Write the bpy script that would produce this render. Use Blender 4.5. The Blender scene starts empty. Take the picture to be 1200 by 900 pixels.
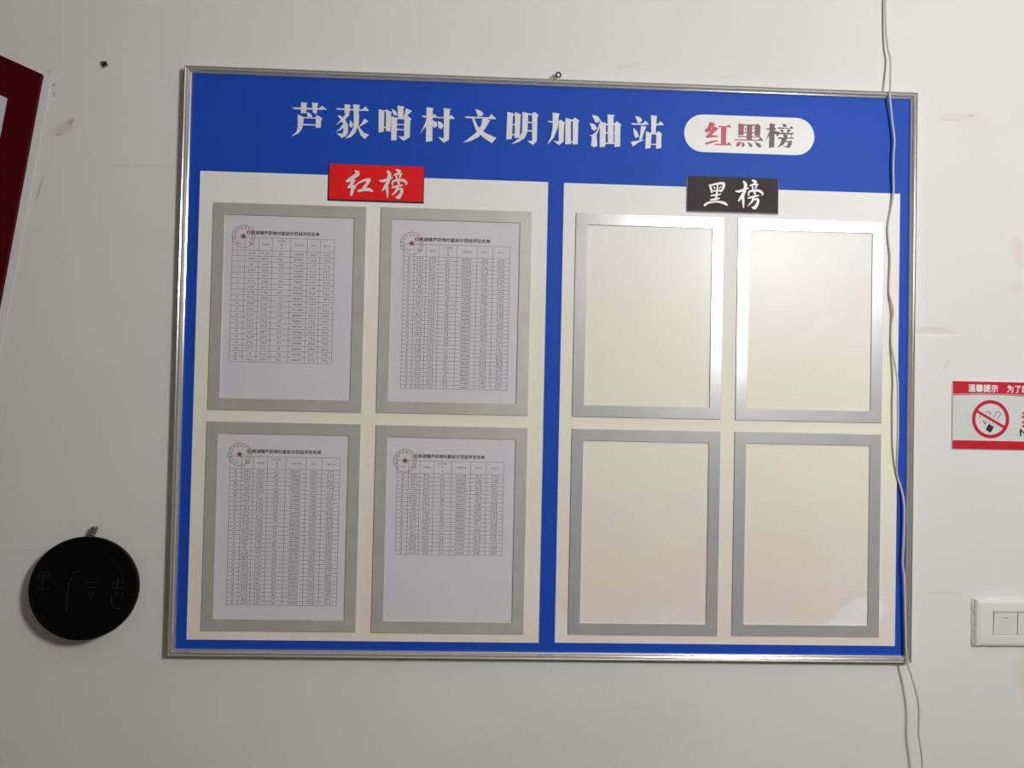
import bpy, bmesh, math, random
from mathutils import Vector, Matrix, geometry

sc = bpy.context.scene
COL = sc.collection
ZB = 1.60                      # height of the notice board's centre above the floor

# ---------------------------------------------------------------- camera
cam_d = bpy.data.cameras.new('camera'); cam = bpy.data.objects.new('camera', cam_d); COL.objects.link(cam)
cam_d.sensor_fit = 'HORIZONTAL'; cam_d.sensor_width = 36.0; cam_d.lens = 36.0*940/1200
cam_d.clip_start = 0.02
Rr = ((0.99898, -0.02229, -0.03925), (0.02151, 0.99956, -0.02034), (0.03969, 0.01948, 0.99902))
M = Matrix(((Rr[0][0], Rr[0][1], Rr[0][2], -0.111),
            (-Rr[2][0], -Rr[2][1], -Rr[2][2], -1.2655),
            (Rr[1][0], Rr[1][1], Rr[1][2], ZB-0.0529),
            (0, 0, 0, 1)))
cam.matrix_world = M
sc.camera = cam

# ---------------------------------------------------------------- world, exposure
w = bpy.data.worlds.new('world'); sc.world = w; w.use_nodes = True
w.node_tree.nodes['Background'].inputs[0].default_value = (.8, .85, 1, 1)
w.node_tree.nodes['Background'].inputs[1].default_value = 0.3
vs = sc.view_settings
vs.view_transform = 'Standard'; vs.look = 'None'; vs.exposure = 0.0; vs.gamma = 1.0; vs.use_curve_mapping = False
LAMP = (0.90, -1.70, ZB+0.54); LAMP_R = 0.16; LAMP_E = 90.0

# measured outlines of the lettering on the board, in 0.1 mm from the board centre (strokes: x, y, width)
TITLE=[[(-4146,3968),(-3727,3967),(-3679,4009),(-3603,3950),(-3723,3945),(-4105,3939)],[(-4006,4053),(-3909,4046),(-3919,4020),(-3926,3884),(-4006,3881)],[(-3839,4054),(-3736,4049),(-3750,4021),(-3763,3872),(-3817,3894)],[(-3919,3902),(-3862,3887),(-3830,3848),(-3833,3825),(-3899,3828)],[(-4052,3858),(-3956,3821),(-3967,3715),(-3979,3637),(-4030,3564),(-4141,3509),(-4069,3581),(-4046,3662)],[(-3970,3820),(-3762,3822),(-3761,3801),(-3969,3802)],[(-3773,3850),(-3733,3852),(-3670,3809),(-3687,3785),(-3691,3665),(-3768,3657)],[(-3970,3715),(-3766,3711),(-3766,3693),(-3970,3693)],[(-3468,3978),(-3053,3975),(-3008,4021),(-2946,3955),(-3065,3951),(-3436,3956)],[(-3332,4045),(-3235,4040),(-3243,4022),(-3249,3905),(-3328,3902)],[(-3196,4047),(-3090,4042),(-3103,4018),(-3108,3910),(-3187,3907)],[(-3439,3859),(-3393,3864),(-3317,3804),(-3271,3725),(-3268,3600),(-3302,3545),(-3359,3511),(-3444,3585),(-3361,3579),(-3339,3615),(-3342,3731),(-3379,3802)],[(-3302,3912),(-3248,3883),(-3334,3785),(-3456,3722),(-3370,3811)],[(-3342,3737),(-3311,3697),(-3384,3640),(-3457,3602),(-3393,3667)],[(-3187,3916),(-3099,3901),(-3104,3749),(-3153,3604),(-3222,3530),(-3309,3505),(-3241,3583),(-3190,3674),(-3181,3782)],[(-3136,3783),(-3084,3678),(-3021,3608),(-2937,3579),(-3009,3508),(-3073,3571),(-3116,3677)],[(-3238,3807),(-3192,3737),(-3208,3682),(-3253,3699)],[(-3017,3832),(-2954,3790),(-3033,3733),(-3102,3695),(-3051,3769)],[(-2800,3984),(-2711,3969),(-2711,3637),(-2791,3616)],[(-2685,3988),(-2591,3946),(-2603,3928),(-2609,3641),(-2680,3647)],[(-2716,3974),(-2675,3976),(-2675,3958),(-2716,3956)],[(-2717,3718),(-2674,3714),(-2674,3696),(-2716,3698)],[(-2505,4054),(-2398,4040),(-2412,4016),(-2408,3863),(-2495,3860)],[(-2600,4000),(-2533,3966),(-2505,3914),(-2531,3891),(-2567,3911)],[(-2375,4017),(-2279,3976),(-2363,3892),(-2401,3872)],[(-2602,3883),(-2508,3860),(-2510,3509),(-2593,3498)],[(-2518,3863),(-2389,3864),(-2388,3842),(-2518,3841)],[(-2398,3899),(-2349,3898),(-2282,3853),(-2304,3822),(-2305,3561),(-2398,3501),(-2488,3569),(-2399,3567),(-2391,3594)],[(-2516,3766),(-2388,3765),(-2388,3749),(-2516,3748)],[(-2514,3689),(-2386,3684),(-2386,3666),(-2514,3669)],[(-2132,3910),(-1963,3901),(-1924,3942),(-1873,3883),(-2105,3882)],[(-2052,4046),(-1939,4032),(-1956,4010),(-1950,3515),(-2051,3494)],[(-2044,3863),(-2041,3764),(-2143,3622),(-2092,3735)],[(-1952,3839),(-1889,3811),(-1879,3752),(-1923,3719),(-1960,3767)],[(-1882,3895),(-1770,3899),(-1770,3881),(-1882,3877)],[(-1704,3902),(-1692,3902),(-1660,3939),(-1602,3875),(-1703,3871)],[(-1784,4038),(-1671,4029),(-1689,4001),(-1691,3542),(-1771,3491),(-1866,3581),(-1773,3563)],[(-1872,3833),(-1809,3808),(-1781,3755),(-1816,3705),(-1861,3729)],[(-1288,4043),(-1206,4019),(-1157,3975),(-1187,3933),(-1246,3927)],[(-1455,3920),(-1070,3919),(-1032,3974),(-953,3892),(-1078,3897),(-1427,3894)],[(-1168,3912),(-1048,3880),(-1128,3733),(-1224,3603),(-1348,3536),(-1472,3501),(-1349,3599),(-1244,3693),(-1192,3785)],[(-1342,3902),(-1293,3880),(-1246,3774),(-1136,3678),(-946,3595),(-1016,3511),(-1152,3597),(-1271,3710)],[(-782,4016),(-691,3997),(-701,3589),(-790,3579)],[(-659,4017),(-560,3979),(-572,3955),(-579,3617),(-660,3605)],[(-704,3982),(-650,3984),(-649,3963),(-703,3961)],[(-706,3829),(-650,3825),(-650,3807),(-705,3809)],[(-706,3672),(-652,3666),(-652,3648),(-705,3650)],[(-543,4024),(-453,4006),(-456,3720),(-498,3610),(-595,3544),(-711,3504),(-597,3598),(-545,3699)],[(-390,4008),(-350,4028),(-285,3979),(-307,3951),(-308,3563),(-370,3503),(-461,3572),(-389,3564),(-381,3593)],[(-461,4000),(-380,3999),(-380,3980),(-461,3979)],[(-466,3873),(-380,3868),(-379,3849),(-466,3854)],[(-463,3738),(-377,3732),(-376,3714),(-463,3718)],[(-141,3895),(36,3890),(36,3872),(-117,3872)],[(-66,4032),(48,4018),(34,3992),(20,3796),(-40,3631),(-140,3519),(-85,3647),(-61,3793)],[(14,3890),(63,3920),(136,3876),(120,3844),(115,3573),(44,3516),(-48,3585),(33,3575),(38,3615),(33,3872)],[(139,3954),(225,3933),(233,3541),(143,3532)],[(255,3931),(287,3964),(361,3916),(343,3883),(341,3544),(263,3533)],[(216,3926),(266,3927),(267,3906),(216,3904)],[(223,3586),(273,3580),(274,3562),(223,3564)],[(557,4018),(648,3999),(695,3937),(650,3890),(610,3907)],[(524,3886),(600,3870),(643,3808),(602,3762),(562,3787)],[(524,3690),(573,3697),(635,3754),(704,3947),(708,3925),(671,3782),(636,3690),(654,3528),(604,3499),(553,3528),(562,3624),(564,3670)],[(686,3919),(786,3891),(781,3518),(691,3502)],[(807,4032),(920,4023),(902,3994),(910,3564),(820,3561)],[(922,3896),(958,3928),(1028,3876),(1014,3845),(1016,3531),(926,3515)],[(770,3885),(931,3886),(932,3864),(771,3862)],[(769,3749),(934,3746),(934,3726),(770,3728)],[(769,3583),(937,3583),(938,3563),(769,3561)],[(1247,4024),(1323,4009),(1360,3961),(1325,3911),(1288,3922)],[(1185,3906),(1367,3905),(1412,3950),(1471,3892),(1358,3883),(1204,3881)],[(1223,3834),(1288,3767),(1311,3696),(1257,3672),(1230,3747)],[(1340,3869),(1428,3860),(1388,3753),(1359,3652),(1317,3641),(1338,3769)],[(1185,3610),(1299,3632),(1417,3654),(1309,3605),(1219,3533)],[(1501,4048),(1601,4033),(1589,4005),(1579,3750),(1510,3748)],[(1583,3909),(1616,3910),(1657,3953),(1708,3891),(1584,3887)],[(1424,3781),(1515,3757),(1501,3521),(1420,3503)],[(1588,3763),(1629,3794),(1685,3745),(1671,3717),(1674,3526),(1592,3509)],[(1502,3757),(1601,3757),(1601,3738),(1503,3739)],[(1495,3589),(1600,3587),(1600,3569),(1495,3571)]]
PILL=[[(2443,3973),(2535,3943),(2458,3849),(2489,3841),(2486,3823),(2386,3796),(2361,3837),(2415,3884)],[(2499,3905),(2591,3872),(2478,3762),(2582,3753),(2579,3735),(2405,3711),(2378,3733),(2441,3790)],[(2370,3631),(2452,3658),(2583,3690),(2580,3671),(2462,3622),(2389,3601)],[(2585,3912),(2714,3909),(2755,3942),(2800,3894),(2586,3890)],[(2628,3899),(2714,3898),(2713,3617),(2629,3615)],[(2526,3624),(2718,3621),(2754,3663),(2805,3606),(2526,3600)],[(2905,3965),(2997,3950),(2991,3777),(2908,3770)],[(3172,3947),(3218,3967),(3264,3932),(3257,3777),(3169,3774)],[(2990,3950),(3181,3951),(3181,3933),(2990,3930)],[(3043,3939),(3130,3942),(3126,3708),(3042,3705)],[(3007,3909),(3035,3879),(3017,3841)],[(3154,3914),(3164,3901),(3142,3855)],[(2986,3828),(3176,3829),(3176,3814),(2987,3811)],[(2899,3759),(3202,3762),(3235,3794),(3276,3750),(2900,3741)],[(2845,3708),(3222,3708),(3267,3750),(3318,3697),(2845,3689)],[(2892,3664),(2956,3670),(2929,3601),(2871,3586)],[(2965,3670),(3011,3640),(3003,3591),(2966,3593)],[(3057,3669),(3131,3635),(3132,3590),(3091,3594)],[(3167,3682),(3259,3649),(3288,3601),(3242,3584),(3205,3620)],[(3357,3899),(3412,3897),(3476,3936),(3523,3887),(3357,3877)],[(3411,3983),(3503,3968),(3491,3940),(3490,3602),(3404,3586)],[(3416,3874),(3417,3801),(3347,3688),(3382,3781)],[(3484,3876),(3542,3841),(3524,3804),(3485,3821)],[(3613,3985),(3678,3969),(3688,3933),(3633,3931)],[(3541,3920),(3734,3916),(3761,3950),(3805,3911),(3541,3898)],[(3583,3892),(3633,3881),(3639,3845),(3603,3844)],[(3707,3897),(3762,3886),(3717,3842),(3689,3852)],[(3532,3859),(3566,3848),(3561,3796),(3524,3773)],[(3551,3836),(3754,3836),(3809,3845),(3764,3794),(3751,3814),(3551,3814)],[(3634,3817),(3699,3801),(3700,3755),(3644,3754)],[(3552,3760),(3746,3759),(3764,3781),(3811,3750),(3553,3734)],[(3608,3743),(3691,3742),(3646,3653),(3536,3591),(3594,3670)],[(3636,3711),(3728,3707),(3774,3716),(3766,3639),(3730,3592),(3628,3625),(3698,3627),(3716,3688),(3636,3689)]]
BRUSH_RED=[[(-3136,2998,27),(-3095,2959,54),(-3179,2889,51),(-3260,2837,35)],[(-3260,2837,27),(-3185,2845,40),(-3149,2846,30)],[(-3152,2850,27),(-3190,2789,38),(-3235,2740,30)],[(-3235,2740,24),(-3176,2749,40),(-3143,2761,27)],[(-3156,2756,40),(-3174,2695,43),(-3188,2628,35),(-3190,2604,11)],[(-3132,2717,8),(-3123,2771,16),(-3058,2826,22),(-2980,2860,38),(-2920,2867,43)],[(-2920,2867,48),(-2952,2796,40),(-2997,2741,40)],[(-3081,2685,32),(-3002,2708,40),(-2923,2714,46),(-2870,2694,30),(-2856,2687,8)],[(-2754,2859,19),(-2701,2855,35),(-2622,2887,32),(-2556,2910,16)],[(-2632,3008,32),(-2604,2962,48),(-2615,2874,43),(-2640,2793,40),(-2633,2699,35),(-2626,2603,16)],[(-2641,2833,22),(-2670,2765,35),(-2704,2708,22)],[(-2493,3033,30),(-2452,3014,46)],[(-2531,2951,19),(-2478,2973,30),(-2412,2975,19)],[(-2497,2938,22),(-2490,2898,22)],[(-2431,2954,27),(-2450,2913,19)],[(-2553,2796,19),(-2548,2850,27),(-2476,2876,30),(-2383,2871,38),(-2335,2830,27),(-2354,2802,8)],[(-2475,2865,30),(-2455,2826,32)],[(-2559,2753,19),(-2487,2778,30),(-2401,2798,22)],[(-2473,2778,30),(-2492,2710,32),(-2556,2635,13)],[(-2485,2724,19),(-2413,2740,35),(-2411,2679,40),(-2456,2604,48),(-2496,2616,13)]]
BRUSH_BLACK=[[(2457,2957,24),(2478,2903,32),(2493,2842,24)],[(2457,2950,22),(2573,2981,30),(2676,2989,40),(2677,2923,35),(2637,2860,27)],[(2500,2863,19),(2630,2874,22)],[(2526,2932,16),(2540,2908,19)],[(2642,2943,13),(2615,2910,19)],[(2587,2975,22),(2575,2852,24),(2564,2729,30)],[(2480,2787,19),(2562,2804,27),(2631,2815,19)],[(2475,2719,22),(2550,2735,32),(2618,2751,16)],[(2384,2634,35),(2441,2673,30),(2578,2695,24),(2688,2678,40),(2743,2646,22)],[(2877,2875,19),(2932,2871,35),(3014,2904,32),(3082,2927,16)],[(3005,3027,32),(3033,2980,48),(3021,2890,43),(2995,2808,40),(3000,2712,35),(3007,2614,16)],[(2994,2849,22),(2964,2779,35),(2927,2721,22)],[(3149,3052,30),(3191,3033,46)],[(3109,2968,19),(3164,2991,30),(3233,2993,19)],[(3144,2956,22),(3151,2915,22)],[(3212,2972,27),(3192,2930,19)],[(3084,2811,19),(3090,2865,27),(3165,2892,30),(3262,2887,38),(3311,2845,27),(3291,2817,8)],[(3166,2881,30),(3187,2841,32)],[(3078,2767,19),(3153,2792,30),(3242,2813,22)],[(3167,2793,30),(3147,2724,32),(3080,2647,13)],[(3154,2738,19),(3230,2754,35),(3231,2692,40),(3184,2616,48),(3142,2628,13)]]
CORD= [(5287,6140,60),(5319,5321,90),(5361,5092,110),(5329,4608,175),(5319,4520,190),(5316,4437,190),(5365,4118,165),(5411,3763,165),(5400,3515,165),(5400,3269,162),(5415,2944,150),(5395,2703,125),(5347,2401,120),(5357,2154,120),(5387,1881,122),(5379,1484,120),(5378,1305,125),(5409,1153,150),(5432,990,150),(5422,815,120),(5420,487,130),(5442,295,160),(5482,-58,210),(5479,-342,235),(5485,-679,235),(5489,-1015,230),(5509,-1356,170),(5538,-1575,125),(5597,-1776,135),(5640,-2042,165),(5641,-2487,165),(5626,-2970,172),(5648,-3171,175),(5665,-3626,178),(5682,-4213,185),(5692,-4371,195),(5697,-4476,200),(5707,-4566,210),(5775,-4795,240),(5849,-5165,280),(5854,-5601,280),(5908,-5958,280),(5920,-6327,280)]

# ---------------------------------------------------------------- helpers
random.seed(7)
def P(x, y, z=0.0):            # board coordinates: x right, y up from the board centre, z out of the wall
    return Vector((x, -z, ZB+y))
class MB:
    def __init__(s): s.v = []; s.f = []
    def add(s, vs, fs):
        n = len(s.v); s.v += [Vector(v) for v in vs]; s.f += [tuple(i+n for i in f) for f in fs]
    def box(s, x0, x1, y0, y1, z0, z1, b=0.0):
        # slab on the wall, front edges chamfered by b
        q = [P(x0,y0,z0),P(x1,y0,z0),P(x1,y1,z0),P(x0,y1,z0)]
        if b:
            q += [P(x0,y0,z1-b),P(x1,y0,z1-b),P(x1,y1,z1-b),P(x0,y1,z1-b)]
            q += [P(x0+b,y0+b,z1),P(x1-b,y0+b,z1),P(x1-b,y1-b,z1),P(x0+b,y1-b,z1)]
            fs = [(3,2,1,0)]+[(i,(i+1)%4,4+(i+1)%4,4+i) for i in range(4)]+[(4+i,4+(i+1)%4,8+(i+1)%4,8+i) for i in range(4)]+[(8,9,10,11)]
        else:
            q += [P(x0,y0,z1),P(x1,y0,z1),P(x1,y1,z1),P(x0,y1,z1)]
            fs = [(3,2,1,0)]+[(i,(i+1)%4,4+(i+1)%4,4+i) for i in range(4)]+[(4,5,6,7)]
        s.add(q, fs)
    def wbox(s, a, b):         # box by world corners
        x0,y0,z0 = a; x1,y1,z1 = b
        s.add([(x0,y0,z0),(x1,y0,z0),(x1,y1,z0),(x0,y1,z0),(x0,y0,z1),(x1,y0,z1),(x1,y1,z1),(x0,y1,z1)],
              [(3,2,1,0),(4,5,6,7),(0,1,5,4),(1,2,6,5),(2,3,7,6),(3,0,4,7)])
    def quad(s, x0, x1, y0, y1, z): s.add([P(x0,y0,z),P(x1,y0,z),P(x1,y1,z),P(x0,y1,z)], [(0,1,2,3)])
    def prism(s, pts, z0, z1):  # polygon on the wall with thickness
        n = len(pts)
        if sum(pts[i][0]*pts[(i+1)%n][1]-pts[(i+1)%n][0]*pts[i][1] for i in range(n)) < 0: pts = pts[::-1]
        tri = geometry.tessellate_polygon([[Vector((x,y,0)) for x,y in pts]])
        vs = [P(x,y,z1) for x,y in pts]+[P(x,y,z0) for x,y in pts]
        fs = []
        for t in tri:
            a,b,c = [pts[i] for i in t]
            if (b[0]-a[0])*(c[1]-a[1])-(c[0]-a[0])*(b[1]-a[1]) < 0: t = t[::-1]
            fs.append(tuple(t))
        fs += [(n+i, n+(i+1)%n, (i+1)%n, i) for i in range(n)]
        s.add(vs, fs)
    def ribbon(s, pts, z0, z1, k=5):   # brush stroke of varying width, rounded ends
        # resample with Catmull-Rom
        q = []
        n = len(pts)
        for i in range(n-1):
            p0 = pts[max(i-1,0)]; p1 = pts[i]; p2 = pts[i+1]; p3 = pts[min(i+2,n-1)]
            for j in range(k):
                t = j/k
                q.append(tuple(.5*(2*b+(c-a)*t+(2*a-5*b+4*c-d)*t*t+(3*b-a-3*c+d)*t**3) for a,b,c,d in zip(p0,p1,p2,p3)))
        q.append(pts[-1])
        L = []; Rg = []
        for i,(x,y,wd) in enumerate(q):
            a = q[max(i-1,0)]; b = q[min(i+1,len(q)-1)]
            d = Vector((b[0]-a[0], b[1]-a[1])); d = d.normalized() if d.length else Vector((1,0))
            nx, ny = -d.y, d.x
            L.append((x+nx*wd/2, y+ny*wd/2)); Rg.append((x-nx*wd/2, y-ny*wd/2))
        m = len(q)
        vs = [P(*l,z1) for l in L]+[P(*r,z1) for r in Rg]
        s.add(vs, [(m+i, m+i+1, i+1, i) for i in range(m-1)])
        for k_,(x,y,wd) in enumerate((q[0], q[-1])): s.disc(x, y, wd/2, z1+6e-6*(k_+1), 8)
    def disc(s, x, y, r, z, n=24):
        s.add([P(x+r*math.cos(2*math.pi*i/n), y+r*math.sin(2*math.pi*i/n), z) for i in range(n)], [tuple(range(n))])
    def ring(s, x, y, r0, r1, z, n=48):
        s.add([P(x+r*math.cos(2*math.pi*i/n), y+r*math.sin(2*math.pi*i/n), z) for r in (r0,r1) for i in range(n)],
              [(i, n+i, n+(i+1)%n, (i+1)%n) for i in range(n)])
    def tube(s, pts, r, n=8, closed=False):
        m = len(pts); vs = []
        up = None
        for i in range(m):
            a = Vector(pts[i-1] if (i or closed) else pts[0]); b = Vector(pts[(i+1)%m] if (closed or i < m-1) else pts[-1])
            d = (b-a).normalized()
            if up is None: up = d.orthogonal().normalized()
            up = (up-d*up.dot(d)).normalized(); sd = d.cross(up)
            rr = r[i] if isinstance(r,(list,tuple)) else r
            vs += [Vector(pts[i])+up*rr*math.cos(2*math.pi*j/n)+sd*rr*math.sin(2*math.pi*j/n) for j in range(n)]
        fs = []
        for i in range(m if closed else m-1):
            k = (i+1)%m
            fs += [(i*n+j, i*n+(j+1)%n, k*n+(j+1)%n, k*n+j) for j in range(n)]
        if not closed: fs += [tuple(range(n))[::-1], tuple((m-1)*n+j for j in range(n))]
        s.add(vs, fs)
    def lathe(s, c, axis, prof, n=48):   # prof = [(radius, offset along axis)]
        a = Vector(axis).normalized(); u = a.orthogonal().normalized(); v = a.cross(u); c = Vector(c)
        vs = []; m = len(prof)
        for r,h in prof:
            vs += [c+a*h+(u*math.cos(2*math.pi*j/n)+v*math.sin(2*math.pi*j/n))*r for j in range(n)]
        fs = [(i*n+j, i*n+(j+1)%n, (i+1)*n+(j+1)%n, (i+1)*n+j) for i in range(m-1) for j in range(n)]
        fs += [tuple(range(n))[::-1], tuple((m-1)*n+j for j in range(n))]
        s.add(vs, fs)
    def build(s, name, mat, parent=None, smooth=False, origin=None):
        me = bpy.data.meshes.new(name)
        o = bpy.data.objects.new(name, me); COL.objects.link(o)
        org = Vector((0,0,0))
        if parent is not None:
            o.parent = parent; q = parent
            while q is not None: org = org+q.location; q = q.parent
        elif origin is not None:
            org = Vector(origin); o.location = org
        me.from_pydata([v-org for v in s.v], [], s.f)
        me.update()
        if smooth:
            for p in me.polygons: p.use_smooth = True
        me.materials.append(mat)
        return o
def empty(name, loc):
    o = bpy.data.objects.new(name, None); COL.objects.link(o); o.location = loc; o.empty_display_size = .05
    return o
def tag(o, label=None, cat=None, group=None, kind=None):
    for k,v in (('label',label),('category',cat),('group',group),('kind',kind)):
        if v: o[k] = v
    return o
_tc = {}
def text_tris(body):            # outlines of the built-in font as a triangle list, cached
    if body not in _tc:
        cu = bpy.data.curves.new('lettering', 'FONT'); cu.body = body; cu.size = 1.0; cu.resolution_u = 2
        ob = bpy.data.objects.new('lettering', cu); COL.objects.link(ob)
        dg = bpy.context.evaluated_depsgraph_get()
        me = bpy.data.meshes.new_from_object(ob.evaluated_get(dg))
        _tc[body] = ([tuple(v.co[:2]) for v in me.vertices], [tuple(p.vertices) for p in me.polygons])
        bpy.data.objects.remove(ob); bpy.data.curves.remove(cu); bpy.data.meshes.remove(me)
    return _tc[body]
def text(mb, body, x, y, w, h, z, rot=0.0, bold=0.0):   # fit a string into w x h, lower-left corner at x, y (rot about the centre)
    vs, fs = text_tris(body)
    x0 = min(v[0] for v in vs); x1 = max(v[0] for v in vs); y0 = min(v[1] for v in vs); y1 = max(v[1] for v in vs)
    sx = w/(x1-x0); sy = h/(y1-y0); cx, cy = x+w/2, y+h/2; c, sn = math.cos(rot), math.sin(rot)
    for k_, (dx, dy) in enumerate(((0,0),) if not bold else ((-bold,0),(bold,0),(0,bold),(0,-bold))):
        out = []; z += k_*6e-6
        for vx, vy in vs:
            a = (vx-x0)*sx-w/2+dx; b = (vy-y0)*sy-h/2+dy
            out.append(P(cx+a*c-b*sn, cy+a*sn+b*c, z))
        mb.add(out, fs)

# ---------------------------------------------------------------- materials
def mat(name, col, rough=.6, metal=0.0, noise=0.0, nscale=8.0, bump=0.0, bscale=40.0, spec=.5):
    m = bpy.data.materials.new(name); m.use_nodes = True; nt = m.node_tree; b = nt.nodes['Principled BSDF']
    b.inputs['Base Color'].default_value = (*col, 1); b.inputs['Roughness'].default_value = rough; b.inputs['Metallic'].default_value = metal
    b.inputs['Specular IOR Level'].default_value = spec
    tc = nt.nodes.new('ShaderNodeTexCoord')
    if noise:
        n = nt.nodes.new('ShaderNodeTexNoise'); n.inputs['Scale'].default_value = nscale; n.inputs['Detail'].default_value = 4
        nt.links.new(tc.outputs['Object'], n.inputs['Vector'])
        r = nt.nodes.new('ShaderNodeMapRange'); r.inputs[1].default_value = .3; r.inputs[2].default_value = .7; r.inputs[3].default_value = 1-noise; r.inputs[4].default_value = 1.0
        nt.links.new(n.outputs[0], r.inputs[0])
        mx = nt.nodes.new('ShaderNodeVectorMath'); mx.operation = 'SCALE'; mx.inputs[0].default_value = col
        nt.links.new(r.outputs[0], mx.inputs['Scale']); nt.links.new(mx.outputs[0], b.inputs['Base Color'])
    if bump:
        n = nt.nodes.new('ShaderNodeTexNoise'); n.inputs['Scale'].default_value = bscale; n.inputs['Detail'].default_value = 3
        nt.links.new(tc.outputs['Object'], n.inputs['Vector'])
        bp = nt.nodes.new('ShaderNodeBump'); bp.inputs['Strength'].default_value = bump; bp.inputs['Distance'].default_value = .01
        nt.links.new(n.outputs[0], bp.inputs['Height']); nt.links.new(bp.outputs[0], b.inputs['Normal'])
    return m

def wall_mat():
    m = bpy.data.materials.new('painted_plaster'); m.use_nodes = True; nt = m.node_tree; b = nt.nodes['Principled BSDF']; L = nt.links.new
    b.inputs['Roughness'].default_value = .55; b.inputs['Specular IOR Level'].default_value = .25
    tc = nt.nodes.new('ShaderNodeTexCoord')
    n = nt.nodes.new('ShaderNodeTexNoise'); n.inputs['Scale'].default_value = 2.2; n.inputs['Detail'].default_value = 5; L(tc.outputs['Object'], n.inputs['Vector'])
    cr = nt.nodes.new('ShaderNodeValToRGB'); L(n.outputs[0], cr.inputs[0])
    cr.color_ramp.elements[0].position = .3; cr.color_ramp.elements[0].color = (.765,.755,.735,1)
    cr.color_ramp.elements[1].position = .7; cr.color_ramp.elements[1].color = (.80,.798,.79,1)
    cur = cr.outputs[0]
    # scuffs, filler patches and stains: x, y (board coordinates), half sizes, turn, colour, strength
    patches = [(-.766,.355,.020,.011,.5,(.55,.44,.36),.40), (-.756,.366,.004,.007,-.6,(.25,.22,.19),.5), (-.776,.345,.006,.002,.0,(.25,.22,.2),.5),
               (-.802,.254,.0018,.020,-.25,(.3,.28,.25),.45), (-.797,.272,.002,.010,-.3,(.3,.28,.25),.35),
               (-.790,.430,.003,.004,.3,(.2,.18,.16),.6), (-.785,.422,.003,.0025,.3,(.2,.18,.16),.6), (-.7835,.408,.002,.006,.3,(.2,.18,.16),.5), (-.793,.442,.002,.004,.2,(.25,.2,.18),.4),
               (.655,.4245,.038,.0075,.0,(.74,.62,.55),.45), (.676,.4262,.0045,.0014,-.15,(.2,.19,.17),.6), (.640,.4178,.022,.0010,.0,(.4,.37,.33),.5),
               (.617,.0745,.050,.0075,.0,(.70,.60,.54),.55), (.627,.067,.045,.0022,.0,(.95,.92,.88),.6), (.640,.020,.003,.014,-.5,(.5,.48,.45),.35),
               (.757,.205,.010,.026,.1,(.70,.60,.52),.45), (.754,.145,.012,.011,.0,(.70,.60,.52),.40), (.774,-.475,.020,.036,.1,(.75,.62,.36),.40),
               (.638,-.347,.030,.0022,.0,(.60,.52,.45),.35), (.112,.486,.030,.0015,.25,(.5,.48,.45),.35), (-.62,.30,.10,.0018,.02,(.6,.57,.52),.2),
               (-.74,-.30,.12,.0022,.015,(.6,.57,.52),.25), (-.66,-.29,.10,.004,.0,(.9,.88,.85),.3), (.07,-.585,.20,.06,.1,(.66,.62,.56),.22), (.66,-.10,.08,.22,.1,(.78,.77,.75),.2)]
    dn = nt.nodes.new('ShaderNodeTexNoise'); dn.inputs['Scale'].default_value = 60; dn.inputs['Detail'].default_value = 4; L(tc.outputs['Object'], dn.inputs['Vector'])
    for (x,y,rx,ry,rot,c,st) in patches:
        mp = nt.nodes.new('ShaderNodeMapping'); mp.vector_type = 'TEXTURE'
        mp.inputs['Location'].default_value = P(x,y,0); mp.inputs['Rotation'].default_value = (0,-rot,0); mp.inputs['Scale'].default_value = (rx, 1.0, ry)
        L(tc.outputs['Object'], mp.inputs['Vector'])
        ln = nt.nodes.new('ShaderNodeVectorMath'); ln.operation = 'LENGTH'; L(mp.outputs[0], ln.inputs[0])
        ad = nt.nodes.new('ShaderNodeMath'); ad.operation = 'MULTIPLY_ADD'; L(dn.outputs[0], ad.inputs[0]); ad.inputs[1].default_value = 1.4; L(ln.outputs['Value'], ad.inputs[2])
        mr = nt.nodes.new('ShaderNodeMapRange'); L(ad.outputs[0], mr.inputs[0]); mr.inputs[1].default_value = 1.15; mr.inputs[2].default_value = 1.85; mr.inputs[3].default_value = st; mr.inputs[4].default_value = 0
        mx = nt.nodes.new('ShaderNodeMix'); mx.data_type = 'RGBA'; L(mr.outputs[0], mx.inputs[0]); L(cur, mx.inputs[6]); mx.inputs[7].default_value = (*c,1)
        cur = mx.outputs[2]
    L(cur, b.inputs['Base Color'])
    n2 = nt.nodes.new('ShaderNodeTexNoise'); n2.inputs['Scale'].default_value = 9; n2.inputs['Detail'].default_value = 6; L(tc.outputs['Object'], n2.inputs['Vector'])
    bp = nt.nodes.new('ShaderNodeBump'); bp.inputs['Strength'].default_value = .12; bp.inputs['Distance'].default_value = .01; L(n2.outputs[0], bp.inputs['Height']); L(bp.outputs[0], b.inputs['Normal'])
    return m

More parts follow.
